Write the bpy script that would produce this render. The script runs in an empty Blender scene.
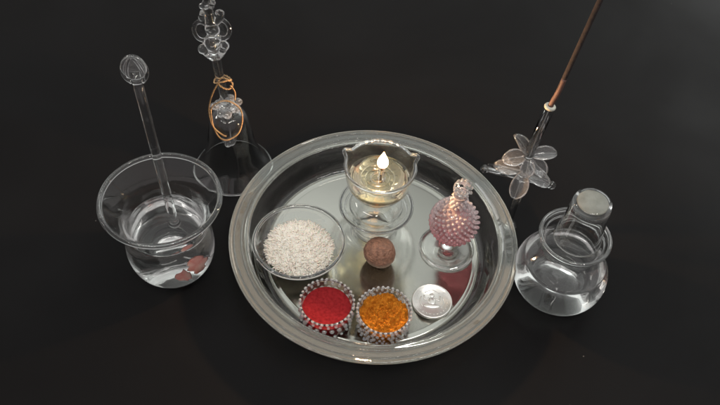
import bpy, bmesh, math, random
from mathutils import Vector, Matrix, noise
S = 0.01                                   # shapes are written in centimetres
PI = math.pi
sc = bpy.context.scene
random.seed(7)

# ------------------------------------------------------------------ camera
cd = bpy.data.cameras.new('camera'); cam = bpy.data.objects.new('camera', cd)
sc.collection.objects.link(cam); sc.camera = cam
F_PX, PITCH, ROLL = 778.70, 0.8857038, 0.0808156
cd.sensor_width = 36; cd.lens = 36 * F_PX / 720; cd.clip_start = .01; cd.clip_end = 50
Fd = Vector((0, math.cos(PITCH), -math.sin(PITCH))); X0 = Vector((1, 0, 0)); U0 = X0.cross(Fd)
Xr = math.cos(ROLL) * X0 + math.sin(ROLL) * U0; Ur = -math.sin(ROLL) * X0 + math.cos(ROLL) * U0
m = Matrix((Xr, Ur, -Fd)).transposed().to_4x4(); m.translation = Vector((-1.157, -32.645, 45.429)) * S
cam.matrix_world = m

# ------------------------------------------------------------------ surroundings: a dim room with a pale ceiling
w = bpy.data.worlds.new('World'); sc.world = w; w.use_nodes = True
nt = w.node_tree; nt.nodes.clear()
wo = nt.nodes.new('ShaderNodeOutputWorld'); bg = nt.nodes.new('ShaderNodeBackground')
tc = nt.nodes.new('ShaderNodeTexCoord'); vm = nt.nodes.new('ShaderNodeVectorMath'); vm.operation = 'DOT_PRODUCT'
vm.inputs[1].default_value = (.22, .54, .72)
rp = nt.nodes.new('ShaderNodeValToRGB')
nt.links.new(tc.outputs['Generated'], vm.inputs[0]); nt.links.new(vm.outputs['Value'], rp.inputs[0])
nt.links.new(rp.outputs[0], bg.inputs['Color']); nt.links.new(bg.outputs[0], wo.inputs[0])
el = rp.color_ramp.elements
el[0].position = 0.0; el[0].color = (.21, .195, .195, 1)
el[1].position = .95; el[1].color = (.73, .75, .73, 1)
for p, c in ((.54, (.24, .235, .23, 1)), (.72, (.30, .305, .295, 1)), (.85, (.475, .49, .475, 1))):
    e = el.new(p); e.color = c
bg.inputs['Strength'].default_value = 1.55

def area(name, loc, target, size, sizey, power, col):
    l = bpy.data.lights.new(name, 'AREA'); l.shape = 'RECTANGLE'; l.size = size; l.size_y = sizey
    l.energy = power; l.color = col
    o = bpy.data.objects.new(name, l); sc.collection.objects.link(o); o.location = loc
    o.rotation_euler = (Vector(target) - Vector(loc)).to_track_quat('-Z', 'Y').to_euler(); return o
area('ceiling_lamp', (.45, -.40, 1.9), (0, 0, 0), 1.2, .07, 13, (1, .97, .92))
area('ceiling_lamp', (-.75, -.75, 1.9), (0, 0, 0), 1.2, .07, 9, (1, .97, .93))  # second tube, added to give the glass more sparkle
area('window_light', (1.9, 2.4, 1.35), (0, 0, 0), 1.3, 1.1, 13, (.97, 1, .98))
area('added_side_lamp', (-1.5, .4, 1.1), (0, 0, 0), .5, .12, 5, (1, .96, .9))  # unseen side lamp, added for extra highlights on the glass

sc.view_settings.view_transform = 'Standard'; sc.view_settings.look = 'None'
sc.view_settings.exposure = .2; sc.view_settings.gamma = 1; sc.view_settings.use_curve_mapping = False
sc.render.engine = 'CYCLES'
cy = sc.cycles
cy.max_bounces = 28; cy.transmission_bounces = 28; cy.glossy_bounces = 12; cy.diffuse_bounces = 3
cy.transparent_max_bounces = 16; cy.caustics_reflective = True; cy.caustics_refractive = True
cy.blur_glossy = .5; cy.sample_clamp_indirect = 4

# ------------------------------------------------------------------ materials
def new_mat(name, **kw):
    mt = bpy.data.materials.new(name); mt.use_nodes = True
    b = mt.node_tree.nodes['Principled BSDF']
    for k, v in kw.items():
        k = k.replace('_', ' ')
        b.inputs[k].default_value = v
    return mt, mt.node_tree, b
def noise_bump(nt, b, scale, strength, dist, detail=3, coord='Object'):
    t = nt.nodes.new('ShaderNodeTexCoord'); n = nt.nodes.new('ShaderNodeTexNoise'); bp = nt.nodes.new('ShaderNodeBump')
    n.inputs['Scale'].default_value = scale; n.inputs['Detail'].default_value = detail
    bp.inputs['Strength'].default_value = strength; bp.inputs['Distance'].default_value = dist
    nt.links.new(t.outputs[coord], n.inputs['Vector']); nt.links.new(n.outputs['Fac'], bp.inputs['Height'])
    nt.links.new(bp.outputs[0], b.inputs['Normal']); return n, t
def noise_col(nt, b, scale, c0, c1, detail=4, p0=.35, p1=.65):
    t = nt.nodes.new('ShaderNodeTexCoord'); n = nt.nodes.new('ShaderNodeTexNoise'); r = nt.nodes.new('ShaderNodeValToRGB')
    n.inputs['Scale'].default_value = scale; n.inputs['Detail'].default_value = detail
    r.color_ramp.elements[0].position = p0; r.color_ramp.elements[0].color = (*c0, 1)
    r.color_ramp.elements[1].position = p1; r.color_ramp.elements[1].color = (*c1, 1)
    nt.links.new(t.outputs['Object'], n.inputs['Vector']); nt.links.new(n.outputs['Fac'], r.inputs[0])
    nt.links.new(r.outputs[0], b.inputs['Base Color']); return r

def glass(name, col=(1, 1, 1), ior=1.48, rough=0.0, bump=.5, bscale=70, trans=1.0):
    mt, n_, b = new_mat(name, Base_Color=(*col, 1), Roughness=rough, IOR=ior, Transmission_Weight=trans)
    if bump: noise_bump(n_, b, bscale, bump, .0004, 1)
    return mt
M = {}
M['glass'] = glass('clear_glass', (.985, .99, .985))
M['glass_cut'] = glass('pressed_glass', (1, 1, 1), ior=1.6, bump=.5, bscale=500, trans=.96, rough=.02)
M['glass_pink'] = glass('pink_tinted_glass', (1.0, .80, .82), trans=.9, bump=.4, bscale=400)
M['stud_pink'] = glass('pink_tinted_studs', (1.0, .84, .855), bump=0, trans=.84, rough=.0)
M['water'] = glass('clear_water', (1, 1, 1), 1.333, bump=.5, bscale=60)
M['stud_clear'] = glass('cut_glass_studs', (1, 1, 1), bump=0, trans=.80, rough=.0)
M['pink_water'] = glass('pink_perfume', (1.0, .60, .62), 1.34, bump=0)
M['oil'] = glass('yellow_oil', (1.0, .88, .60), 1.46, bump=0)

mt, n_, b = new_mat('polished_tray_metal', Base_Color=(.40, .40, .365, 1), Metallic=1.0, Roughness=.08)
t = n_.nodes.new('ShaderNodeTexCoord'); n1 = n_.nodes.new('ShaderNodeTexNoise'); r1 = n_.nodes.new('ShaderNodeMapRange')
n1.inputs['Scale'].default_value = 45; n1.inputs['Detail'].default_value = 6
r1.inputs['To Min'].default_value = .09; r1.inputs['To Max'].default_value = .20
n_.links.new(t.outputs['Object'], n1.inputs['Vector']); n_.links.new(n1.outputs['Fac'], r1.inputs['Value']); n_.links.new(r1.outputs[0], b.inputs['Roughness'])
noise_bump(n_, b, 28, .35, .0006, 2)
M['tray'] = mt
M['tray_glass'] = glass('tray_glass', (.98, .955, .93), ior=1.52, bump=.3, bscale=50)
M['tray_rim'] = glass('rim_glass', (.78, .81, .76), ior=1.55, bump=.25, bscale=30, trans=.92, rough=.01)

mt, n_, b = new_mat('black_gloss_table', Base_Color=(.0055, .0052, .0055, 1), Roughness=.2, Specular_IOR_Level=.07)
t = n_.nodes.new('ShaderNodeTexCoord'); n1 = n_.nodes.new('ShaderNodeTexNoise'); r1 = n_.nodes.new('ShaderNodeMapRange')
n1.inputs['Scale'].default_value = 7; n1.inputs['Detail'].default_value = 5
r1.inputs['From Min'].default_value = .3; r1.inputs['From Max'].default_value = .7
r1.inputs['To Min'].default_value = .33; r1.inputs['To Max'].default_value = .46
n_.links.new(t.outputs['Object'], n1.inputs['Vector']); n_.links.new(n1.outputs['Fac'], r1.inputs['Value']); n_.links.new(r1.outputs[0], b.inputs['Roughness'])
vo = n_.nodes.new('ShaderNodeTexVoronoi'); vo.inputs['Scale'].default_value = 30; vr = n_.nodes.new('ShaderNodeValToRGB')   # sparse dust specks
vr.color_ramp.elements[0].position = .009; vr.color_ramp.elements[0].color = (.10, .10, .10, 1)
vr.color_ramp.elements[1].position = .014; vr.color_ramp.elements[1].color = (.0055, .0052, .0055, 1)
n_.links.new(t.outputs['Object'], vo.inputs['Vector']); n_.links.new(vo.outputs['Distance'], vr.inputs[0]); n_.links.new(vr.outputs[0], b.inputs['Base Color'])
ns_ = n_.nodes.new('ShaderNodeTexNoise'); ns_.inputs['Scale'].default_value = 4.5; ns_.inputs['Detail'].default_value = 7; ns_.inputs['Distortion'].default_value = 1.2
nm_ = n_.nodes.new('ShaderNodeMapRange'); nm_.inputs['From Min'].default_value = .30; nm_.inputs['From Max'].default_value = .75; nm_.inputs['To Min'].default_value = .045; nm_.inputs['To Max'].default_value = .085
n_.links.new(t.outputs['Object'], ns_.inputs['Vector']); n_.links.new(ns_.outputs['Fac'], nm_.inputs['Value']); n_.links.new(nm_.outputs[0], b.inputs['Specular IOR Level'])
noise_bump(n_, b, 9, .25, .002, 2)
M['table'] = mt

mt, n_, b = new_mat('rice', Base_Color=(.82, .77, .70, 1), Roughness=.45, Subsurface_Weight=.15, Subsurface_Scale=.001); noise_col(n_, b, 300, (.68, .61, .53), (.80, .73, .65)); M['rice'] = mt
mt, n_, b = new_mat('red_kumkum', Roughness=.95, Specular_IOR_Level=.1); noise_col(n_, b, 500, (.17, .009, .011), (.25, .016, .019)); noise_bump(n_, b, 1500, .5, .0003); M['red'] = mt
mt, n_, b = new_mat('orange_turmeric', Roughness=1.0, Specular_IOR_Level=.05); noise_col(n_, b, 350, (.38, .12, .010), (.54, .20, .022)); noise_bump(n_, b, 1500, .9, .0006, 6); M['turmeric'] = mt
mt, n_, b = new_mat('brown_nut', Roughness=.55); noise_col(n_, b, 380, (.17, .08, .05), (.33, .165, .105), 8); noise_bump(n_, b, 700, 1.0, .0015, 8)
gt = n_.nodes.new('ShaderNodeTexCoord'); gs = n_.nodes.new('ShaderNodeSeparateXYZ'); gm = n_.nodes.new('ShaderNodeMapRange'); gx = n_.nodes.new('ShaderNodeMix'); gx.data_type = 'RGBA'
gm.inputs['From Min'].default_value = .0; gm.inputs['From Max'].default_value = -.004
src = b.inputs['Base Color'].links[0].from_socket
n_.links.new(gt.outputs['Object'], gs.inputs[0]); n_.links.new(gs.outputs['Z'], gm.inputs['Value']); n_.links.new(gm.outputs[0], gx.inputs['Factor'])
n_.links.new(src, gx.inputs['A']); gx.inputs['B'].default_value = (.42, .29, .21, 1); n_.links.new(gx.outputs['Result'], b.inputs['Base Color'])   # pale eye end of the nut
M['nut'] = mt
mt, n_, b = new_mat('silver_coin', Base_Color=(.68, .67, .64, 1), Metallic=.85, Roughness=.34); noise_bump(n_, b, 350, .35, .0004, 5); M['silver'] = mt
mt, n_, b = new_mat('gold_wire', Base_Color=(.46, .31, .17, 1), Metallic=1.0, Roughness=.36); M['gold'] = mt
mt, n_, b = new_mat('bamboo', Roughness=.7); noise_col(n_, b, 200, (.075, .038, .03), (.12, .062, .05)); M['bamboo'] = mt
mt, n_, b = new_mat('incense_paste', Roughness=.9); noise_col(n_, b, 400, (.012, .008, .008), (.028, .018, .017)); noise_bump(n_, b, 1200, .6, .0005, 4); M['incense'] = mt
mt, n_, b = new_mat('cotton_wick', Base_Color=(.12, .08, .05, 1), Roughness=.9); M['wick'] = mt
mt, n_, b = new_mat('refraction_piece', Roughness=.5, Transmission_Weight=0.0); noise_col(n_, b, 180, (.80, .34, .31), (.92, .68, .64)); M['refraction_piece'] = mt
mt, n_, b = new_mat('flame', Base_Color=(0, 0, 0, 1)); b.inputs['Emission Color'].default_value = (1, .78, .48, 1); b.inputs['Emission Strength'].default_value = 28; M['flame'] = mt
t = n_.nodes.new('ShaderNodeTexCoord'); sx = n_.nodes.new('ShaderNodeSeparateXYZ'); r = n_.nodes.new('ShaderNodeValToRGB')
r.color_ramp.elements[0].position = 0; r.color_ramp.elements[0].color = (.03, .012, .01, 1)
r.color_ramp.elements[1].position = 1; r.color_ramp.elements[1].color = (.30, .12, .035, 1)
for p_, c_ in ((.15, (.22, .08, .025, 1)), (.35, (1, .78, .48, 1)), (.75, (1, .70, .38, 1))): e = r.color_ramp.elements.new(p_); e.color = c_
n_.links.new(t.outputs['Generated'], sx.inputs[0]); n_.links.new(sx.outputs['Z'], r.inputs[0]); n_.links.new(r.outputs[0], b.inputs['Emission Color'])
mt, n_, b = new_mat('milky_glass', Base_Color=(.62, .62, .53, 1), Roughness=.45, Transmission_Weight=.35, IOR=1.45); noise_col(n_, b, 160, (.50, .50, .42), (.72, .72, .64)); M['milky'] = mt

for k_, lo_c, hi_c in (('glass_pink', (1, .66, .69, 1), (1, .90, .91, 1)), ('stud_pink', (1, .66, .69, 1), (1, .94, .945, 1))):
    n_ = M[k_].node_tree; b = n_.nodes['Principled BSDF']                       # pink runs out towards the clear neck
    t = n_.nodes.new('ShaderNodeTexCoord'); sx = n_.nodes.new('ShaderNodeSeparateXYZ'); mr = n_.nodes.new('ShaderNodeMapRange'); mx = n_.nodes.new('ShaderNodeMix'); mx.data_type = 'RGBA'
    mr.inputs['From Min'].default_value = .024; mr.inputs['From Max'].default_value = .042; mx.inputs['A'].default_value = lo_c; mx.inputs['B'].default_value = hi_c
    n_.links.new(t.outputs['Object'], sx.inputs[0]); n_.links.new(sx.outputs['Z'], mr.inputs['Value']); n_.links.new(mr.outputs[0], mx.inputs['Factor']); n_.links.new(mx.outputs['Result'], b.inputs['Base Color'])

# ------------------------------------------------------------------ helpers
col = sc.collection
def link(name, bm, mat, parent=None, loc=(0, 0, 0), smooth=True, kind=None, recalc=True):
    if recalc: bmesh.ops.recalc_face_normals(bm, faces=bm.faces)
    me = bpy.data.meshes.new(name)
    bm.transform(Matrix.Scale(S, 4)); bm.to_mesh(me); bm.free()
    if mat: me.materials.append(M[mat])
    if smooth: me.polygons.foreach_set('use_smooth', [True] * len(me.polygons))
    o = bpy.data.objects.new(name, me); col.objects.link(o)
    o.location = Vector(loc) * S
    if parent: o.parent = parent
    if kind: o['kind'] = kind
    return o
def tag(o, label, cat, group=None):
    o['label'] = label; o['category'] = cat
    if group: o['group'] = group
    return o
def empty(name, loc, label, cat, group=None, rot=(0, 0, 0)):
    o = bpy.data.objects.new(name, None); col.objects.link(o); o.location = Vector(loc) * S; o.rotation_euler = rot
    o.empty_display_size = .01
    return tag(o, label, cat, group)
def smoothline(pts, k=5, closed=False):
    out = []; n = len(pts); P = [Vector(p) for p in pts]
    rng = range(n if closed else n - 1)
    for i in rng:
        if closed: a, b_, c, d = P[(i - 1) % n], P[i], P[(i + 1) % n], P[(i + 2) % n]
        else: a, b_, c, d = P[max(i - 1, 0)], P[i], P[i + 1], P[min(i + 2, n - 1)]
        for j in range(k):
            t = j / k
            out.append(.5 * ((2 * b_) + (c - a) * t + (2 * a - 5 * b_ + 4 * c - d) * t * t + (3 * b_ - a - 3 * c + d) * t ** 3))
    if not closed: out.append(P[-1])
    return out
def lathe(bm, prof, n=96, mod=None, smooth=0, off=(0, 0), closed=False):
    if smooth: prof = [(max(p[0], 0), p[1]) for p in smoothline([(r, z, 0) for r, z in prof], smooth)]
    rings = []
    for r, z in prof:
        if r < 1e-5: rings.append([bm.verts.new((off[0], off[1], z))]); continue
        ring = []
        for i in range(n):
            a = 2 * PI * i / n; rr, zz = (r, z) if mod is None else mod(r, z, a)
            ring.append(bm.verts.new((off[0] + rr * math.cos(a), off[1] + rr * math.sin(a), zz)))
        rings.append(ring)
    prs = list(zip(rings, rings[1:]))
    if closed: prs.append((rings[-1], rings[0]))
    for A, B in prs:
        if len(A) == 1 and len(B) == 1: continue
        for i in range(n):
            j = (i + 1) % n
            if len(A) == 1: bm.faces.new((A[0], B[j], B[i]))
            elif len(B) == 1: bm.faces.new((A[i], A[j], B[0]))
            else: bm.faces.new((A[i], A[j], B[j], B[i]))
    return bm
def shell(outer, th, rimsteps=3):
    """closed profile of a vessel: outer wall bottom to rim, rounded lip, inner wall down to the axis"""
    P = [Vector((r, z)) for r, z in outer]; inner = []
    for i, p in enumerate(P):
        a = P[max(i - 1, 0)]; b_ = P[min(i + 1, len(P) - 1)]; d = (b_ - a).normalized(); nrm = Vector((-d.y, d.x))
        q = p + nrm * th; inner.append((max(q.x, 0), q.y))
    inner[0] = (0, inner[0][1] if inner[0][1] > outer[0][1] else outer[0][1] + th)
    lip = []; a = P[-1]; b_ = Vector(inner[-1]); c = (a + b_) / 2; d = (P[-1] - P[-2]).normalized() * th * .5
    for k in range(1, rimsteps + 1):
        t = PI * k / (rimsteps + 1); v = c + (a - c) * math.cos(t) + d * math.sin(t); lip.append((v.x, v.y))
    return list(outer) + lip + inner[::-1]
def sm2(prof, k=5): return [(max(p[0], 0), p[1]) for p in smoothline([(r, z, 0) for r, z in prof], k)]
def tube(bm, pts, rad, n=10, closed=False, caps=True, flat=1.0):
    P = [Vector(p) for p in pts]; N = len(P); rings = []; up = None
    for i, p in enumerate(P):
        a = P[(i - 1) % N] if (closed or i) else P[i]; b_ = P[(i + 1) % N] if (closed or i < N - 1) else P[i]
        d = (b_ - a).normalized()
        if up is None: up = d.orthogonal().normalized()
        up = (up - d * up.dot(d)).normalized(); s = d.cross(up)
        r = rad(i / (N - 1)) if callable(rad) else rad
        rings.append([bm.verts.new(p + (up * math.cos(2 * PI * k / n) + s * math.sin(2 * PI * k / n) * flat) * r) for k in range(n)])
    for i in range(N if closed else N - 1):
        A, B = rings[i], rings[(i + 1) % N]
        for k in range(n): bm.faces.new((A[k], A[(k + 1) % n], B[(k + 1) % n], B[k]))
    if caps and not closed:
        bm.faces.new(rings[0][::-1]); bm.faces.new(rings[-1])
    return bm
def ball(bm, c, r, sc3=(1, 1, 1), seg=20, rot=None):
    mt = Matrix.Translation(c) @ (rot or Matrix()) @ Matrix.Diagonal((r * sc3[0], r * sc3[1], r * sc3[2], 1))
    bmesh.ops.create_uvsphere(bm, u_segments=seg, v_segments=seg // 2, radius=1, matrix=mt); return bm
def merged(o, voxel, smooth=4):
    """fuse overlapping lumps into one continuous glass body"""
    md = o.modifiers.new('remesh', 'REMESH'); md.mode = 'VOXEL'; md.voxel_size = voxel * S; md.use_smooth_shade = True
    m2 = o.modifiers.new('smooth', 'SMOOTH'); m2.iterations = smooth; m2.factor = .5
    dg = bpy.context.evaluated_depsgraph_get(); dg.update(); me = bpy.data.meshes.new_from_object(o.evaluated_get(dg))
    o.modifiers.clear(); old = o.data; o.data = me; me.name = old.name
    me.polygons.foreach_set('use_smooth', [True] * len(me.polygons)); return o
def B(): return bmesh.new()

# ------------------------------------------------------------------ the surface
bm = B(); N = 60
for i in range(N + 1):
    for j in range(N + 1): bm.verts.new(((i / N - .5) * 360, (j / N - .5) * 360, 0))
bm.verts.ensure_lookup_table()
for i in range(N):
    for j in range(N):
        a = i * (N + 1) + j; bm.faces.new([bm.verts[k] for k in (a, a + N + 1, a + N + 2, a + 1)])
link('table_surface', bm, 'table', kind='structure', loc=(0, 0, -.02))

# ------------------------------------------------------------------ tray
tray = empty('serving_tray', (0, 0, 0), 'large round glass tray with a grey mirror base and broad rim holding lamp and cups', 'tray')
base = [(0, .02), (7.3, .02), (7.55, .06), (7.6, .16), (7.5, .25), (7.38, .27), (7.28, .22), (7.18, .25), (7.08, .22), (7.0, .17), (0, .17)]
link('base', lathe(B(), base, 160), 'tray', tray)
wall = [(7.63, .05), (7.9, .1), (8.12, .24), (8.3, .55), (8.5, 1.05), (8.72, 1.6), (8.92, 2.05)]
wall_in = [(7.63, .22), (7.75, .26), (7.9, .38), (8.06, .66), (8.26, 1.12), (8.46, 1.65), (8.66, 2.1)]
link('wall', lathe(B(), sm2(wall, 4) + sm2(wall_in, 4)[::-1], 160, closed=True), 'tray_glass', tray)
rim = [(8.68, 2.06), (8.70, 2.24), (8.80, 2.34), (8.93, 2.31), (9.15, 2.24), (9.5, 2.22), (9.75, 2.22), (9.86, 2.27), (9.96, 2.25), (10.0, 2.14), (9.95, 2.02), (9.8, 1.98), (9.4, 2.0), (9.1, 2.0), (8.92, 1.97)]
link('rim', lathe(B(), sm2(rim, 3), 160, closed=True), 'tray_rim', tray)
for RR, ZZ, TT in ((9.93, 2.17, .085), (9.62, 2.24, .04), (9.12, 2.26, .04), (8.80, 2.30, .08)):
    link('rim_bead', tube(B(), [(RR * math.cos(2 * PI * i / 150), RR * math.sin(2 * PI * i / 150), ZZ) for i in range(150)], TT, 8, closed=True), 'tray_glass', tray)

# ------------------------------------------------------------------ glass beaker with water, spoon rod, pink refraction pieces
BX, BY = -13.63, -2.43
bk = empty('glass_beaker', (BX, BY, 0), 'clear round glass beaker with a flared lip, half full of water', 'beaker')
bo = [(0, .45), (.6, .38), (1.1, .16), (1.35, .03), (1.7, .1), (2.3, .55), (2.72, 1.3), (2.9, 2.2), (2.88, 3.2), (2.74, 4.2), (2.66, 4.9), (2.72, 5.5), (2.98, 6.1), (3.4, 6.7), (3.72, 7.15), (3.78, 7.3)]
def bead(r, z, a): return (r, z + (.025 * math.cos(110 * a) if z > 7.2 else 0))
bop = sm2(bo, 4)
link('body', lathe(B(), shell(bop, .2), 330, bead), 'glass', bk)
bm = B(); bmesh.ops.create_circle(bm, segments=8, radius=1); bm.free()
tp = []
for i in range(97):
    a = 2 * PI * i / 96; tp.append((3.70 * math.cos(a), 3.70 * math.sin(a), 7.24))
link('lip', tube(B(), tp[:-1], .17, 8, closed=True), 'glass', bk)
def fill(profile, th, level, men=.0):
    """body of liquid reaching just into the inner wall"""
    pts = [(r - th * .85 if r > th else 0, z + (th * .85 if z < .6 else 0)) for r, z in profile]
    out = [p for p in pts if p[1] < level]; out[0] = (0, out[0][1])
    k = next(i for i, p in enumerate(pts) if p[1] >= level and i > 0); p, q = pts[k - 1], pts[k]
    t = (level - p[1]) / max(q[1] - p[1], 1e-6); r = p[0] + (q[0] - p[0]) * t
    return out + [(r, level + men), (r - .12, level + men * .3), (r - .3, level), (0, level)]
wt = link('water', lathe(B(), fill(bop, .2, 4.6, .08), 96), 'water', None, (BX, BY, 0)); tag(wt, 'clear water filling the lower half of the flared glass beaker', 'water')
c0 = Vector((-14.5, .75, 7.45)); dd = Vector((.68, -1.3, -4.05))
rod = empty('stirring_spoon', c0 + dd * 1.34, 'clear glass rod with a leaf shaped end leaning out of the water beaker', 'spoon')
r0 = c0 + dd * 1.34
link('shaft', tube(B(), [(c0 + dd * t) - r0 for t in (1.34, 1.1, .8, .4, 0, -.4, -.8, -1.15, -1.4)], .32, 20), 'glass', rod)
bm = ball(B(), (0, 0, 0), .42); link('bowl_end', bm, 'glass', rod)
tip = c0 + dd * -1.45 - r0
ax = -dd.normalized(); side = ax.cross(Vector((0, -1, .3))).normalized(); fr = side.cross(ax).normalized()
bm = B(); pts = []                                  # outer loop of the leaf head
for i in range(40):
    a = 2 * PI * i / 40; rr = .84 * (1 - .10 * math.cos(a)); pts.append(tip + ax * (math.cos(a) * .86 - .1) + side * math.sin(a) * rr * .9)
tube(bm, pts, .13, 8, closed=True)
link('leaf_rim', bm, 'glass', rod)
for s in (-1, 1):
    link('leaf_vein', tube(B(), smoothline([tip - ax * .98 + side * .38 * s, tip - ax * .35 + side * .5 * s, tip + ax * .3 + side * .3 * s, tip + ax * .74 + side * .03 * s], 5), .1, 8), 'glass', rod)
rm = Matrix((side, ax, fr)).transposed().to_4x4()
link('leaf_blade', ball(B(), tip, .80, (1, .98, .12), 24, rm), 'glass_cut', rod)

def refraction_piece(loc, rot, size, label):  # pink sheet added in place of a reflection refracted by the water
    bm = B(); n = 9; vs = {}
    for i in range(n):
        for j in range(n):
            u = i / (n - 1) * 2 - 1; v = j / (n - 1); wd = .55 * math.sin(PI * (v * .85 + .08)) ** .7 * (1 + .22 * math.sin(v * 17 + loc[0]) + .1 * math.sin(v * 41))
            vs[i, j] = bm.verts.new((u * wd * size, (v - .5) * 1.2 * size, (.22 * u * u * wd + .12 * math.sin(v * 5)) * size))
    for i in range(n - 1):
        for j in range(n - 1): bm.faces.new((vs[i, j], vs[i + 1, j], vs[i + 1, j + 1], vs[i, j + 1]))
    bmesh.ops.solidify(bm, geom=bm.faces[:], thickness=.04)
    o = link('refraction_piece', bm, 'refraction_piece', None, loc); o.rotation_euler = rot
    return tag(o, label, 'refraction_piece')

refraction_piece((BX + 1.35, BY - .6, 1.75), (.9, .1, .9), 1.05, 'pink shape added for a refracted reflection, nearer the tray in the water of the flared glass beaker')
refraction_piece((BX + .75, BY - 1.15, 1.25), (.7, -.3, 2.1), .85, 'pale pink shape added for a refracted reflection, nearer the middle of the water in the flared glass beaker')

# ------------------------------------------------------------------ glass bell with figurine handle and gold chain
EX, EY = -11.1, 7.0
bell = empty('glass_bell', (EX, EY, 0), 'clear glass hand bell standing on the table with a seated elephant-headed figure on its handle', 'bell')
bo = [(2.93, .03), (2.78, .28), (2.5, .75), (2.2, 1.35), (1.95, 2.2), (1.72, 3.2), (1.54, 4.3), (1.38, 5.2), (1.15, 5.7), (.7, 5.98), (.3, 6.1), (0, 6.12)]
bi = [(0, 6.0), (.3, 5.97), (.68, 5.86), (1.05, 5.6), (1.28, 5.15), (1.44, 4.28), (1.62, 3.18), (1.85, 2.16), (2.1, 1.3), (2.42, .7), (2.72, .22), (2.86, 0)]
link('bell_body', lathe(B(), sm2(bo, 4) + sm2(bi, 4), 120, closed=True), 'glass', bell)
lp = [(2.9 * math.cos(2 * PI * i / 96), 2.9 * math.sin(2 * PI * i / 96), .07) for i in range(96)]
link('mouth_lip', tube(B(), lp, .075, 8, closed=True), 'glass', bell)
link('handle', tube(B(), smoothline([(0, 0, 6.05), (-.1, 0, 7.2), (-.25, 0, 8.7), (-.36, 0, 10.2), (-.42, 0, 11.5)], 4), lambda t: .36 - .06 * math.sin(PI * t), 20), 'glass', bell)
bm = B()
for k in range(9):
    a = 2 * PI * k / 9; rr = .68 + .2 * (k % 2); ball(bm, (rr * math.cos(a), rr * math.sin(a), 6.25 + .2 * (k % 3)), .31, (1.1, 1, .9), 14)
ball(bm, (0, 0, 6.4), .6, (1, 1, .7))
merged(link('flower_collar', bm, 'glass_cut', bell), .05, 2)
# clapper hanging inside
link('clapper', ball(tube(B(), [(0, 0, 5.95), (.02, 0, 4.6), (0, 0, 3.2)], .06, 8), (0, 0, 2.9), .34), 'glass', bell)
# figurine: seat, belly, raised hands, ears, trunk, crown fused into one glass body
bm = B(); fy = -.05
def fp(x, z, y=0): return (x, fy + y, z)
ball(bm, fp(-.43, 12.1), .62, (1.0, .8, 1.05))                 # belly
ball(bm, fp(-.4, 13.25), .46, (1, .9, 1.1))                     # head
for s, cx, cz in ((-1, -1.12, 13.02), (1, .22, 13.3)):
    pts = [fp(cx + .5 * math.cos(t), cz + .74 * math.sin(t), .05) for t in [2 * PI * i / 24 for i in range(24)]]
    tube(bm, pts, .15, 8, closed=True); ball(bm, fp(cx, cz, .08), .42, (1, .2, 1.55))
tube(bm, smoothline([fp(-.38, 13.3, -.35), fp(-.35, 12.9, -.6), fp(-.3, 12.5, -.68), fp(-.15, 12.3, -.62), fp(.0, 12.45, -.58), fp(-.05, 12.62, -.6)], 4), lambda t: .22 - .1 * t, 10)   # trunk
ball(bm, fp(-.22, 13.45, -.4), .16); ball(bm, fp(-.62, 13.4, -.4), .14)
ball(bm, fp(-1.1, 11.78, -.25), .34); ball(bm, fp(.32, 12.2, -.25), .34)      # knees / lower hands
tube(bm, [fp(-.85, 12.2), fp(-1.1, 11.78, -.2)], .2, 10); tube(bm, [fp(.0, 12.3), fp(.32, 12.2, -.2)], .2, 10)
tube(bm, smoothline([fp(-1.05, 11.6, -.2), fp(-.6, 11.35, -.4), fp(-.1, 11.4, -.4), fp(.3, 11.95, -.2)], 4), .24, 10)
ball(bm, fp(-.42, 11.35), .45, (1.1, 1, .6)); ball(bm, fp(-.5, 11.25, -.45), .2); ball(bm, fp(-.1, 11.35, -.45), .2)
tube(bm, [fp(-.85, 13.7), fp(-.98, 14.25), fp(-.85, 14.6)], lambda t: .2, 10); ball(bm, fp(-.95, 14.15), .26)
tube(bm, [fp(-.1, 13.8), fp(.18, 14.2), fp(.24, 14.62)], lambda t: .2 + .08 * t, 10); ball(bm, fp(.2, 14.6), .3, (1.05, .6, .9))
tube(bm, [fp(-.45, 13.6), fp(-.5, 14.4), fp(-.55, 15.0)], lambda t: .36 - .06 * t, 12)
for dx, dz in ((-.3, 15.1), (-.62, 15.3), (-.85, 15.05), (-.2, 15.35), (-.5, 15.6)): ball(bm, fp(dx, dz), .22)
merged(link('figurine', bm, 'glass', bell), .045, 2)

def rope(path, r, turns, closed=False, strands=2):
    bm = B(); P = smoothline(path, 14, closed)
    N = len(P)
    for s in range(strands):
        q = []; up = None
        for i, p in enumerate(P):
            a = P[(i - 1) % N] if (closed or i) else P[0]; b_ = P[(i + 1) % N] if (closed or i < N - 1) else P[-1]
            d = (b_ - a).normalized(); up = d.orthogonal().normalized() if up is None else (up - d * up.dot(d)).normalized()
            t = 2 * PI * (turns * i / N + s / strands); q.append(p + (up * math.cos(t) + d.cross(up) * math.sin(t)) * r * .62)
        tube(bm, q, r * .42, 6, closed=closed)
    return bm
ch = empty('gold_chain', (EX, EY, 6), 'thin twisted gold chain looped round the neck of the glass bell', 'chain')
def zz(l): return [(x, y, z - 6) for x, y, z in l]
link('neck_loop', rope(zz([(-.62, -.3, 8.9), (-.12, -.51, 9.2), (.24, -.46, 9.3), (.5, 0, 9.0), (0, .45, 8.95), (-.55, .3, 8.9)]), .07, 9, True), 'gold', ch)
link('upper_loop', rope(zz([(-.3, -.5, 9.0), (.1, -.62, 8.75), (.45, -.55, 8.7), (.62, -.3, 8.95), (.2, -.2, 9.25), (-.2, -.3, 9.3)]), .07, 7, True), 'gold', ch)
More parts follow.
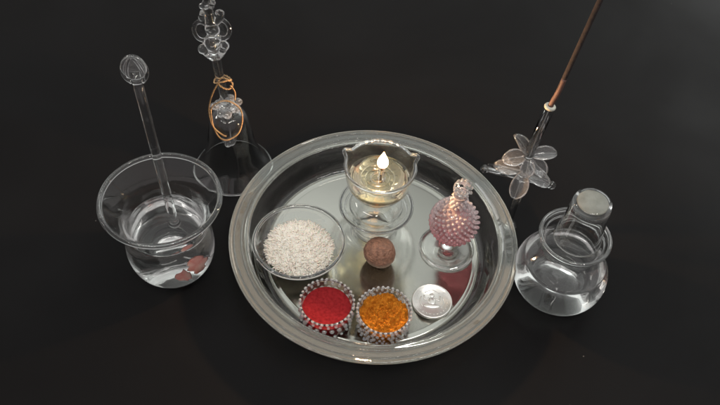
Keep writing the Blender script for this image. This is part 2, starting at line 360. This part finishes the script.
link('left_strand', rope(zz([(-.35, -.45, 9.0), (-.7, -.45, 8.3), (-1.0, -.5, 7.47), (-1.17, -.75, 6.50), (-.85, -1.25, 5.6), (-.2, -1.5, 5.1), (.05, -1.5, 4.95)]), .07, 15), 'gold', ch)
link('right_strand', rope(zz([(.5, -.45, 8.9), (.75, -.45, 8.3), (.72, -.6, 7.7)]), .07, 5), 'gold', ch)
link('hanging_loop', rope(zz([(-.99, -.75, 6.80), (-.35, -.75, 7.55), (.35, -.75, 7.7), (1.05, -.75, 7.1), (1.2, -.95, 6.2), (1.0, -1.3, 5.35), (.6, -1.5, 4.95), (.04, -1.62, 4.7), (-.45, -1.55, 4.9), (-.85, -1.2, 5.6)]), .07, 24, True), 'gold', ch)
link('bead', ball(B(), (.2, -1.75, -1.55), .24), 'glass', ch)

# ------------------------------------------------------------------ oil lamp
LX, LY = .0, 2.1
lamp = empty('oil_lamp', (LX, LY, .17), 'clear glass oil lamp with yellow oil and a lit wick on the tray', 'oil lamp')
so = [(0, .02), (1.2, .02), (1.48, .1), (1.6, .4), (1.68, .9), (1.84, 1.4), (2.06, 1.85), (2.3, 2.2), (2.5, 2.5), (2.56, 2.65)]
link('stand', lathe(B(), shell(sm2(so, 4), .13), 110), 'glass', lamp)
link('stand_lip', tube(B(), [(2.54 * math.cos(2 * PI * i / 80), 2.54 * math.sin(2 * PI * i / 80), 2.66) for i in range(80)], .11, 8, closed=True), 'glass', lamp)
link('inner_ring', tube(B(), [(2.2 * math.cos(2 * PI * i / 80), 2.2 * math.sin(2 * PI * i / 80), 2.3) for i in range(80)], .07, 8, closed=True), 'glass', lamp)
link('neck', lathe(B(), sm2([(1.2, .3), (1.38, .5), (1.46, 1.0), (1.62, 1.7), (1.85, 2.3), (1.9, 2.8), (1.7, 3.25), (1.25, 3.48), (.9, 3.5), (.9, 3.38), (1.2, 3.34), (1.6, 3.12), (1.78, 2.78), (1.72, 2.35), (1.5, 1.75), (1.34, 1.0), (1.26, .55), (1.1, .4)], 3), 80, closed=True), 'glass', lamp)
lo = [(0, 3.45), (.7, 3.45), (1.0, 3.6), (1.3, 3.9), (1.7, 4.35), (2.05, 4.9), (2.25, 5.5), (2.36, 6.1), (2.44, 6.7)]
def pinch(r, z, a):
    k = max(0, (z - 5.0) / 1.7)
    def g(a0, wdt): d = (a - a0 + PI) % (2 * PI) - PI; return math.exp(-(d / wdt) ** 2)
    lobes = g(math.radians(158), .12) + g(math.radians(22), .12)
    wav = .035 * (g(PI / 2, .7)) * math.sin(a * 29)
    return r * (1 + k * (.15 * lobes - .02)), z + k * k * (.2 * lobes + wav)
lop = sm2(lo, 4)
link('bowl', lathe(B(), shell(lop, .12), 220, pinch), 'glass', lamp)
rp_ = []
for i in range(180):
    a = 2 * PI * i / 180; r, z = pinch(2.38, 6.72, a); rp_.append((r * math.cos(a), r * math.sin(a), z))
link('bowl_lip', tube(B(), rp_, .12, 8, closed=True), 'glass', lamp)
oil = [(r - .09 if r > .1 else 0, z + .1) for r, z in lop if z < 5.4]
link('oil', lathe(B(), oil + [(oil[-1][0] + .02, oil[-1][1] + .07), (oil[-1][0] - .15, oil[-1][1] + .02), (0, oil[-1][1])], 80), 'oil', lamp)
for R1, Z1, T1 in ((.45, 5.56, .09), (.8, 5.52, .08), (1.15, 5.5, .07)):
    link('float_ring', tube(B(), [(R1 * math.cos(2 * PI * i / 48) - .1, R1 * math.sin(2 * PI * i / 48), Z1) for i in range(48)], T1, 8, closed=True), 'glass', lamp)
link('wick_tube', lathe(B(), [(.1, 5.2), (.24, 5.2), (.24, 6.4), (.1, 6.4)], 24, closed=True, off=(.12, 0)), 'glass', lamp)
link('wick', tube(B(), [(.12, 0, 4.8), (.12, 0, 6.4), (.14, -.02, 6.75)], .07, 8), 'wick', lamp)
fl = lathe(B(), sm2([(0, 6.6), (.16, 6.66), (.33, 6.9), (.36, 7.15), (.26, 7.5), (.11, 7.85), (.03, 8.1), (0, 8.15)], 4), 20, off=(.14, 0))
link('flame', fl, 'flame', lamp)
ll = bpy.data.lights.new('flame_light', 'POINT'); ll.energy = 1.5; ll.color = (1, .58, .28); ll.shadow_soft_size = .004
lo_ = bpy.data.objects.new('flame_light', ll); col.objects.link(lo_); lo_.parent = lamp; lo_.location = Vector((.14, 0, 8.6)) * S

# ------------------------------------------------------------------ rice bowl
RX, RY = -5.13, -1.0
rb = empty('rice_bowl', (RX, RY, .17), 'shallow clear glass bowl heaped with white rice, left side of the tray', 'bowl')
ro = [(0, .02), (1.5, .02), (1.75, .1), (2.1, .4), (2.6, .95), (2.95, 1.45), (3.12, 1.85)]
link('body', lathe(B(), shell(sm2(ro, 4), .11), 110), 'glass', rb)
link('lip', tube(B(), [(3.08 * math.cos(2 * PI * i / 96), 3.08 * math.sin(2 * PI * i / 96), 1.85) for i in range(96)], .15, 8, closed=True), 'glass', rb)
def rice_h(x, y):
    r = math.hypot(x, y - 0.0); return .84 + .62 * max(0, 1 - (r / 2.42) ** 2.2) + .10 * noise.noise((x, y, 3))
bm = B()
core = lathe(bm, [(0, .2), (1.4, .2), (1.72, .3), (2.0, .55), (2.15, .75)] + [(r, rice_h(r, 0) - .1) for r in (1.9, 1.6, 1.2, .8, .4)] + [(0, 1.34)], 40)
gr = []; gp = [(-1, .25), (-.6, .8), (0, 1), (.6, .85), (1, .3)]
for i in range(3000):
    r = 2.28 * math.sqrt(random.random()); a = random.random() * 2 * PI; x, y = r * math.cos(a), r * math.sin(a)
    z = rice_h(x, y) + random.uniform(-.1, .03) + .12
    d = Vector((random.gauss(0, 1), random.gauss(0, 1), random.gauss(0, .22))).normalized(); L = random.uniform(.24, .34); R_ = random.uniform(.062, .078)
    up = d.orthogonal().normalized(); s = d.cross(up); rings = []
    for t, k in gp: rings.append([bm.verts.new(Vector((x, y, z)) + d * L * t + (up * math.cos(q * PI / 2.5) + s * math.sin(q * PI / 2.5)) * R_ * k) for q in range(5)])
    for A, C in zip(rings, rings[1:]):
        for q in range(5): bm.faces.new((A[q], A[(q + 1) % 5], C[(q + 1) % 5], C[q]))
    bm.faces.new(rings[0][::-1]); bm.faces.new(rings[-1])
rc = link('rice_grains', bm, 'rice', None, (RX, RY, .17), kind='stuff'); tag(rc, 'heap of white rice grains lying in the shallow glass bowl', 'rice')

# ------------------------------------------------------------------ two studded powder cups
def cup(name, x, y, label, studs, seed):
    random.seed(seed)
    c = empty(name, (x, y, .17), label, 'cup', 'small studded glass cups')
    po = [(0, .02), (1.3, .02), (1.5, .08), (1.62, .3), (1.68, .9), (1.72, 1.5), (1.76, 2.0)]
    link('body', lathe(B(), shell(sm2(po, 3), .12), 90), 'glass', c)
    sc_ = lambda r, z, a: (r + .0, z)
    pts = []
    nb = 34
    bm = B()
    for k in range(nb):
        a = 2 * PI * k / nb; ball(bm, (1.75 * math.cos(a), 1.75 * math.sin(a), 2.03 + random.uniform(-.02, .02)), .10, (1, 1, .9), 8)
    if studs == 'dense':
        for row in range(5):
            for k in range(30):
                a = 2 * PI * (k + .5 * (row % 2)) / 30; z = .3 + row * .36; r = 1.64 + .05 * z; z += random.uniform(-.05, .05); a += random.uniform(-.04, .04); ball(bm, (r * math.cos(a), r * math.sin(a), z), random.uniform(.08, .15), (1, 1, 1), 8)
    else:
        for row, z in enumerate((.35, 1.15, 1.68)):
            for k in range(22):
                a = 2 * PI * (k + .5 * (row % 2)) / 22; r = 1.66 + .05 * z; ball(bm, (r * math.cos(a), r * math.sin(a), z), .11 if row != 1 else .17, (1, 1, 1), 8)
    link('studs', bm, 'stud_clear', c, kind='stuff')
    return c
cup('powder_cup', -2.77, -5.84, 'small glass cup with pressed dots, filled with red powder', 'round', 3)
cup('powder_cup', .98, -6.1, 'small glass cup with bumpy beaded sides, filled with orange powder', 'dense', 4)
def heap(name, mat, x, y, level, fn, label, cat):
    bm = B(); n = 170; R_ = 1.60
    c = bm.verts.new((0, 0, fn(0, 0) + level)); prev = None; rings = []
    for i in range(1, 71):
        r = R_ * i / 70; rings.append([bm.verts.new((r * math.cos(2 * PI * k / n), r * math.sin(2 * PI * k / n), level + fn(r * math.cos(2 * PI * k / n), r * math.sin(2 * PI * k / n)))) for k in range(n)])
    bot = [bm.verts.new((1.50 * math.cos(2 * PI * k / n), 1.50 * math.sin(2 * PI * k / n), .16)) for k in range(n)]
    for k in range(n): bm.faces.new((c, rings[0][k], rings[0][(k + 1) % n]))
    for A, C in zip(rings, rings[1:] + [bot]):
        for k in range(n): bm.faces.new((A[k], C[k], C[(k + 1) % n], A[(k + 1) % n]))
    bm.faces.new(bot[::-1])
    return tag(link(name, bm, mat, None, (x, y, .17)), label, cat)
heap('red_powder', 'red', -2.77, -5.84, 1.42, lambda x, y: .05 * noise.noise((x * .8, y * .8, 1)) + .015 * noise.noise((x * 5, y * 5, 1)) - .03 * math.hypot(x, y), 'smooth deep red powder in the left studded glass cup', 'powder')
def tz(x, y):
    v = noise.noise((x * 1.6, y * 1.6, 5)); c = noise.voronoi(Vector((x * 2.6, y * 2.6, 2)))[0]
    w_ = noise.voronoi(Vector((x * 1.5 + 3, y * 1.5, 7)))[0]
    return .34 * v + .5 * (min(c[1] - c[0], .35)) + .35 * min(w_[1] - w_[0], .4) - .15 + .07 * noise.noise((x * 11, y * 11, 4)) + .05 * noise.noise((x * 19, y * 19, 8)) + .2 * noise.fractal(Vector((x * 4, y * 4, 9)), .8, 2, 4) - .10 * (math.hypot(x, y) / 1.6) ** 3
heap('turmeric_powder', 'turmeric', .98, -6.1, 1.62, tz, 'clumpy bright orange powder in the right studded glass cup', 'powder')

# ------------------------------------------------------------------ nut and coin
bm = B(); bmesh.ops.create_icosphere(bm, subdivisions=5, radius=1)
for v in bm.verts:
    p = v.co.copy(); k = 1 + .06 * noise.noise(p * 1.3) + .02 * noise.noise(Vector((p.x * 9, p.y * 9, p.z * 2))) - .03 * math.exp(-((p.z + .15) / .06) ** 2)
    v.co = Vector((p.x * 1.13, p.y * 1.10, p.z * 1.06)) * k
nut = link('nut', bm, 'nut', None, (.5, -.95, 1.33)); tag(nut, 'round reddish brown nut sitting on the tray in front of the oil lamp', 'nut')

coin = empty('coin', (4.27, -3.95, .17), 'round silver coin with worn relief lying on the tray beside the orange powder cup', 'coin')
link('disc', lathe(B(), [(0, 0), (1.32, 0), (1.38, .05), (1.38, .22), (1.35, .27), (1.26, .27), (1.23, .23), (0, .23)], 80), 'silver', coin)
bm = B()
for k in range(26):
    a = 2 * PI * k / 26
    if .9 < a < 2.2: continue
    ball(bm, (1.06 * math.cos(a), 1.06 * math.sin(a), .23), .055, (1, .7, .5), 8)
ball(bm, (0, -.05, .2), .34, (.85, 1.0, .3), 14); ball(bm, (0, .42, .2), .2, (1, 1, .45), 12); ball(bm, (0, -.42, .2), .45, (1.35, .45, .22), 14)
for s in (-1, 1):
    tube(bm, smoothline([(.2 * s, .2, .23), (.5 * s, .05, .23), (.55 * s, .4, .23)], 4), .055, 6)
    tube(bm, smoothline([(.62 * s, -.5, .23), (.8 * s, -.1, .23), (.72 * s, .3, .23)], 4), .04, 6)
tube(bm, smoothline([(-.5, .62, .23), (0, .86, .23), (.5, .62, .23)], 5), .04, 6)
link('relief', bm, 'silver', coin)

# ------------------------------------------------------------------ pink studded bottle
PX, PY = 5.3, .7
pb = empty('perfume_bottle', (PX, PY, .17), 'round pink studded glass bottle with knobbly stopper on a clear foot', 'bottle')
fo = [(0, .04), (1.5, .02), (1.93, .03), (1.97, .09), (1.9, .15), (1.4, .18), (.6, .3), (.28, .6), (.24, 1.1), (.36, 1.5), (.5, 1.75), (0, 1.8)]
link('foot', lathe(B(), fo, 80), 'glass', pb)
link('foot_lip', tube(B(), [(1.93 * math.cos(2 * PI * i / 72), 1.93 * math.sin(2 * PI * i / 72), .09) for i in range(72)], .07, 8, closed=True), 'glass', pb)
bc = Vector((.12, .0, 3.25)); R_ = 1.56
bo = [(0, 1.72)]
for k in range(1, 15):
    t = -PI / 2 + (PI / 2 + 1.22) * k / 14; bo.append((R_ * math.cos(t), 3.25 + R_ * math.sin(t)))
bo += [(.42, 4.95), (.38, 5.3), (.42, 5.7), (.5, 5.95)]
link('body', lathe(B(), shell(bo, .14), 80, off=(.12, 0)), 'glass_pink', pb)
lq = [(0, 1.84)] + [((R_ - .13) * math.cos(-PI / 2 + k * .14), 3.25 + (R_ - .13) * math.sin(-PI / 2 + k * .14)) for k in range(1, 12)]
lq = [p for p in lq if p[1] < 3.2] + [((R_ - .13), 3.2), (0, 3.2)]
link('liquid', lathe(B(), lq, 60, off=(.12, 0)), 'pink_water', pb)
bm = B(); ns = 300
for k in range(ns):
    z = 1 - 2 * (k + .5) / ns; a = k * 2.39996; d = Vector((math.sqrt(1 - z * z) * math.cos(a), math.sqrt(1 - z * z) * math.sin(a), z))
    if z > .93 or z < -.95: continue
    q = d.to_track_quat('Z', 'Y').to_matrix().to_4x4()
    bmesh.ops.create_icosphere(bm, subdivisions=2, radius=random.uniform(.105, .125), matrix=Matrix.Translation(bc + d * (R_ + .07)) @ q @ Matrix.Diagonal((1, 1, 1.35, 1)))
link('studs', bm, 'stud_pink', pb, kind='stuff')
bm = B()
for row in range(3):
    for k in range(10):
        a = 2 * PI * (k + .5 * (row % 2)) / 10; ball(bm, (.12 + .5 * math.cos(a), .5 * math.sin(a), 5.1 + row * .3), .12, (1, 1, 1), 8)
link('neck_studs', bm, 'stud_pink', pb, kind='stuff', smooth=False)
sp = Vector((.2, 0, 6.75))
link('stopper', ball(tube(B(), [(.12, 0, 5.7), (.18, 0, 6.5)], .28, 14), sp, .55), 'glass', pb)
bm = B()
for k in range(46):
    z = 1 - 2 * (k + .5) / 46; a = k * 2.39996; d = Vector((math.sqrt(1 - z * z) * math.cos(a), math.sqrt(1 - z * z) * math.sin(a), z))
    if z < -.7: continue
    ball(bm, sp + d * .58, .11, (1, 1, 1), 8)
link('stopper_studs', bm, 'glass_cut', pb, kind='stuff')

# ------------------------------------------------------------------ round flask with inverted cup
KX, KY = 12.85, -1.72
fk = empty('glass_flask', (KX, KY, 0), 'squat round glass flask of water with a flared collar, right of the tray', 'flask')
fo = [(0, .62), (.6, .55), (1.2, .28), (1.65, .05), (2.0, .06), (2.65, .5), (3.05, 1.2), (3.16, 2.0), (3.02, 2.8), (2.6, 3.5), (2.1, 4.0), (1.82, 4.4), (1.78, 4.8), (1.9, 5.3), (2.12, 5.7), (2.28, 5.9)]
fop = sm2(fo, 4)
link('body', lathe(B(), shell(fop, .14), 110), 'glass', fk)
link('collar_lip', tube(B(), [(2.24 * math.cos(2 * PI * i / 90), 2.24 * math.sin(2 * PI * i / 90), 5.93) for i in range(90)], .13, 10, closed=True), 'glass', fk)
link('inner_ring', tube(B(), [(1.98 * math.cos(2 * PI * i / 90), 1.98 * math.sin(2 * PI * i / 90), 5.6) for i in range(90)], .07, 8, closed=True), 'glass', fk)
tag(link('water', lathe(B(), fill(fop, .14, 3.25, .06), 96), 'water', None, (KX, KY, 0)), 'clear water inside the squat round flask right of the tray', 'water')
lc = empty('upturned_cup', (KX + .15, KY, 5.8), 'small clear glass cup set upside down in the mouth of the round flask', 'cup')
co = [(0, 3.75), (.85, 3.75), (1.08, 3.68), (1.2, 3.5), (1.24, 3.0), (1.3, 2.0), (1.4, 1.0), (1.5, .3), (1.55, 0)]
ci = [(1.44, 0), (1.38, .35), (1.28, 1.0), (1.18, 2.0), (1.12, 2.9), (1.0, 3.2), (.7, 3.3), (0, 3.3)]
link('body', lathe(B(), sm2(co, 3) + sm2(ci, 3), 90), 'glass', lc)

link('base_reflection_disc', lathe(B(), [(0, 3.45), (.88, 3.45), (.95, 3.52), (.9, 3.6), (0, 3.62)], 60), 'milky', lc)  # pale disc added for the bright reflection in the thick cup base

# ------------------------------------------------------------------ incense holder
IX, IY = 10.17, 3.11
ih = empty('incense_holder', (IX, IY, 0), 'clear glass incense holder with leaf petals and a slanting tube, behind the right tray rim', 'incense holder')
link('stem', tube(B(), smoothline([(-.25, .15, .1), (-.28, .1, 2.5), (-.2, 0, 4.6), (-.42, 0, 6.2), (-.46, 0, 7.9)], 4), .25, 16), 'glass', ih)
link('foot', lathe(B(), [(0, .02), (.6, .02), (.65, .1), (.5, .2), (.3, .3), (0, .32)], 40, off=(-.25, .3)), 'glass', ih)
link('cross_arm', tube(B(), [(-3.01, .2, 6.14), (-.4, .25, 5.6), (1.82, .2, 5.03)], .24, 14), 'glass', ih)
link('cross_arm', tube(B(), [(-2.85, .35, 6.4), (-.6, .3, 6.0), (1.6, .35, 5.35)], .13, 12), 'glass', ih)
for e in ((-3.01, .2, 6.14), (1.82, .2, 5.03)): link('arm_end', ball(B(), e, .30, seg=16), 'glass', ih)
t0 = Vector((-.47, .0, 7.9)); t1 = Vector((0, .3, 12.21)); td = (t1 - t0).normalized()
bm = B(); q = td.to_track_quat('Z', 'Y').to_matrix().to_4x4()
Lh = (t1 - t0).length
lathe(bm, [(0, 0), (.33, 0), (.33, Lh), (.29, Lh), (.29, .25), (0, .25)], 24); bm.transform(Matrix.Translation(t0) @ q)
link('tube', bm, 'glass', ih)
bm = B(); tube(bm, [(.25 * math.cos(2 * PI * i / 24), .25 * math.sin(2 * PI * i / 24), Lh) for i in range(24)], .13, 8, closed=True); bm.transform(Matrix.Translation(t0) @ q)
link('tube_lip', bm, 'milky', ih)
def leaf(base, tip, width, nrm, fold=.55):
    base, tip, nrm = Vector(base), Vector(tip), Vector(nrm); d = tip - base; L = d.length; d.normalize()
    s = d.cross(nrm).normalized(); up = s.cross(d).normalized()
    bm = B(); n, mm = 13, 15; top = {}; bt = {}
    for i in range(n):
        for j in range(mm):
            u = i / (n - 1) * 2 - 1; v = j / (mm - 1); wd = width * (math.sin(PI * min(v * .93 + .04, 1)) ** .65)
            h = fold * abs(u) ** 1.3 * wd + .03 * math.cos(u * 20 + v * 9) - .25 * (v - .5) ** 2 * L * .6
            p = base + d * v * L + s * u * wd + up * h; th = .10 * (1 - .6 * abs(u)) + .03
            top[i, j] = bm.verts.new(p + up * th); bt[i, j] = bm.verts.new(p - up * th * .4)
    for i in range(n - 1):
        for j in range(mm - 1):
            bm.faces.new((top[i, j], top[i + 1, j], top[i + 1, j + 1], top[i, j + 1])); bm.faces.new((bt[i, j], bt[i, j + 1], bt[i + 1, j + 1], bt[i + 1, j]))
    for j in range(mm - 1):
        for i in (0, n - 1): bm.faces.new((top[i, j], top[i, j + 1], bt[i, j + 1], bt[i, j]))
    for i in range(n - 1):
        for j in (0, mm - 1): bm.faces.new((top[i, j], bt[i, j], bt[i + 1, j], top[i + 1, j]))
    mid = [top[n // 2, j].co + up * .03 for j in range(mm)]; edge = [top[n - 1, j].co.copy() for j in range(mm)]; edge2 = [top[0, j].co.copy() for j in range(mm)]
    tube(bm, mid, lambda t: .055 - .03 * t, 6); tube(bm, edge, .035, 6); tube(bm, edge2, .035, 6)
    return link('leaf', bm, 'glass_cut', ih)
hub = (-.44, -.05, 7.95); hub2 = (-.44, -.1, 6.3)
ball_ = ball(B(), hub, .34); link('hub', ball_, 'glass', ih)
toc = (0, -.6, .8)
leaf((-.5, .05, 8.1), (-1.63, .35, 9.45), .42, (.6, -.6, .6))
leaf((-.6, -.05, 8.0), (-2.1, -.2, 7.55), .55, (.1, -.7, 1.1))
leaf((-.45, -.2, 7.9), (-.52, -1.0, 6.9), .48, (0, -.8, .6))
leaf((-.3, -.15, 7.9), (.85, -.6, 6.8), .5, (.3, -.8, .9))
leaf((-.3, 0, 8.05), (1.4, .2, 8.2), .48, (0, -.5, 1.2))
leaf((-.5, -.3, 6.7), (-.85, -1.15, 4.9), .6, (-.1, -.9, .5))
leaf((-.6, .1, 6.3), (-2.4, .5, 6.3), .5, (0, -.5, .9))
leaf((-.3, .0, 6.3), (1.5, -.3, 5.55), .5, (0, -.5, .9))
s0 = t0 + td * .3; st = empty('incense_stick', Vector((IX, IY, 0)) + s0, 'dark incense stick standing in the tube of the glass holder, running out of frame', 'incense stick')
sa, sb, sc2 = Vector((-.42, .03, 8.3)), Vector((.2, .33, 13.35)), Vector((1.55, 1.3, 24.5))
link('bamboo', tube(B(), smoothline([sa - s0, Vector((-.05, .27, 11.9)) - s0, sb - s0, sb + (sc2 - sb) * .1 - s0], 4), .17, 10), 'bamboo', st)
link('paste', tube(B(), [sb - s0 + (sc2 - sb) * (i / 12) for i in range(13)], lambda t: .165, 12), 'incense', st)
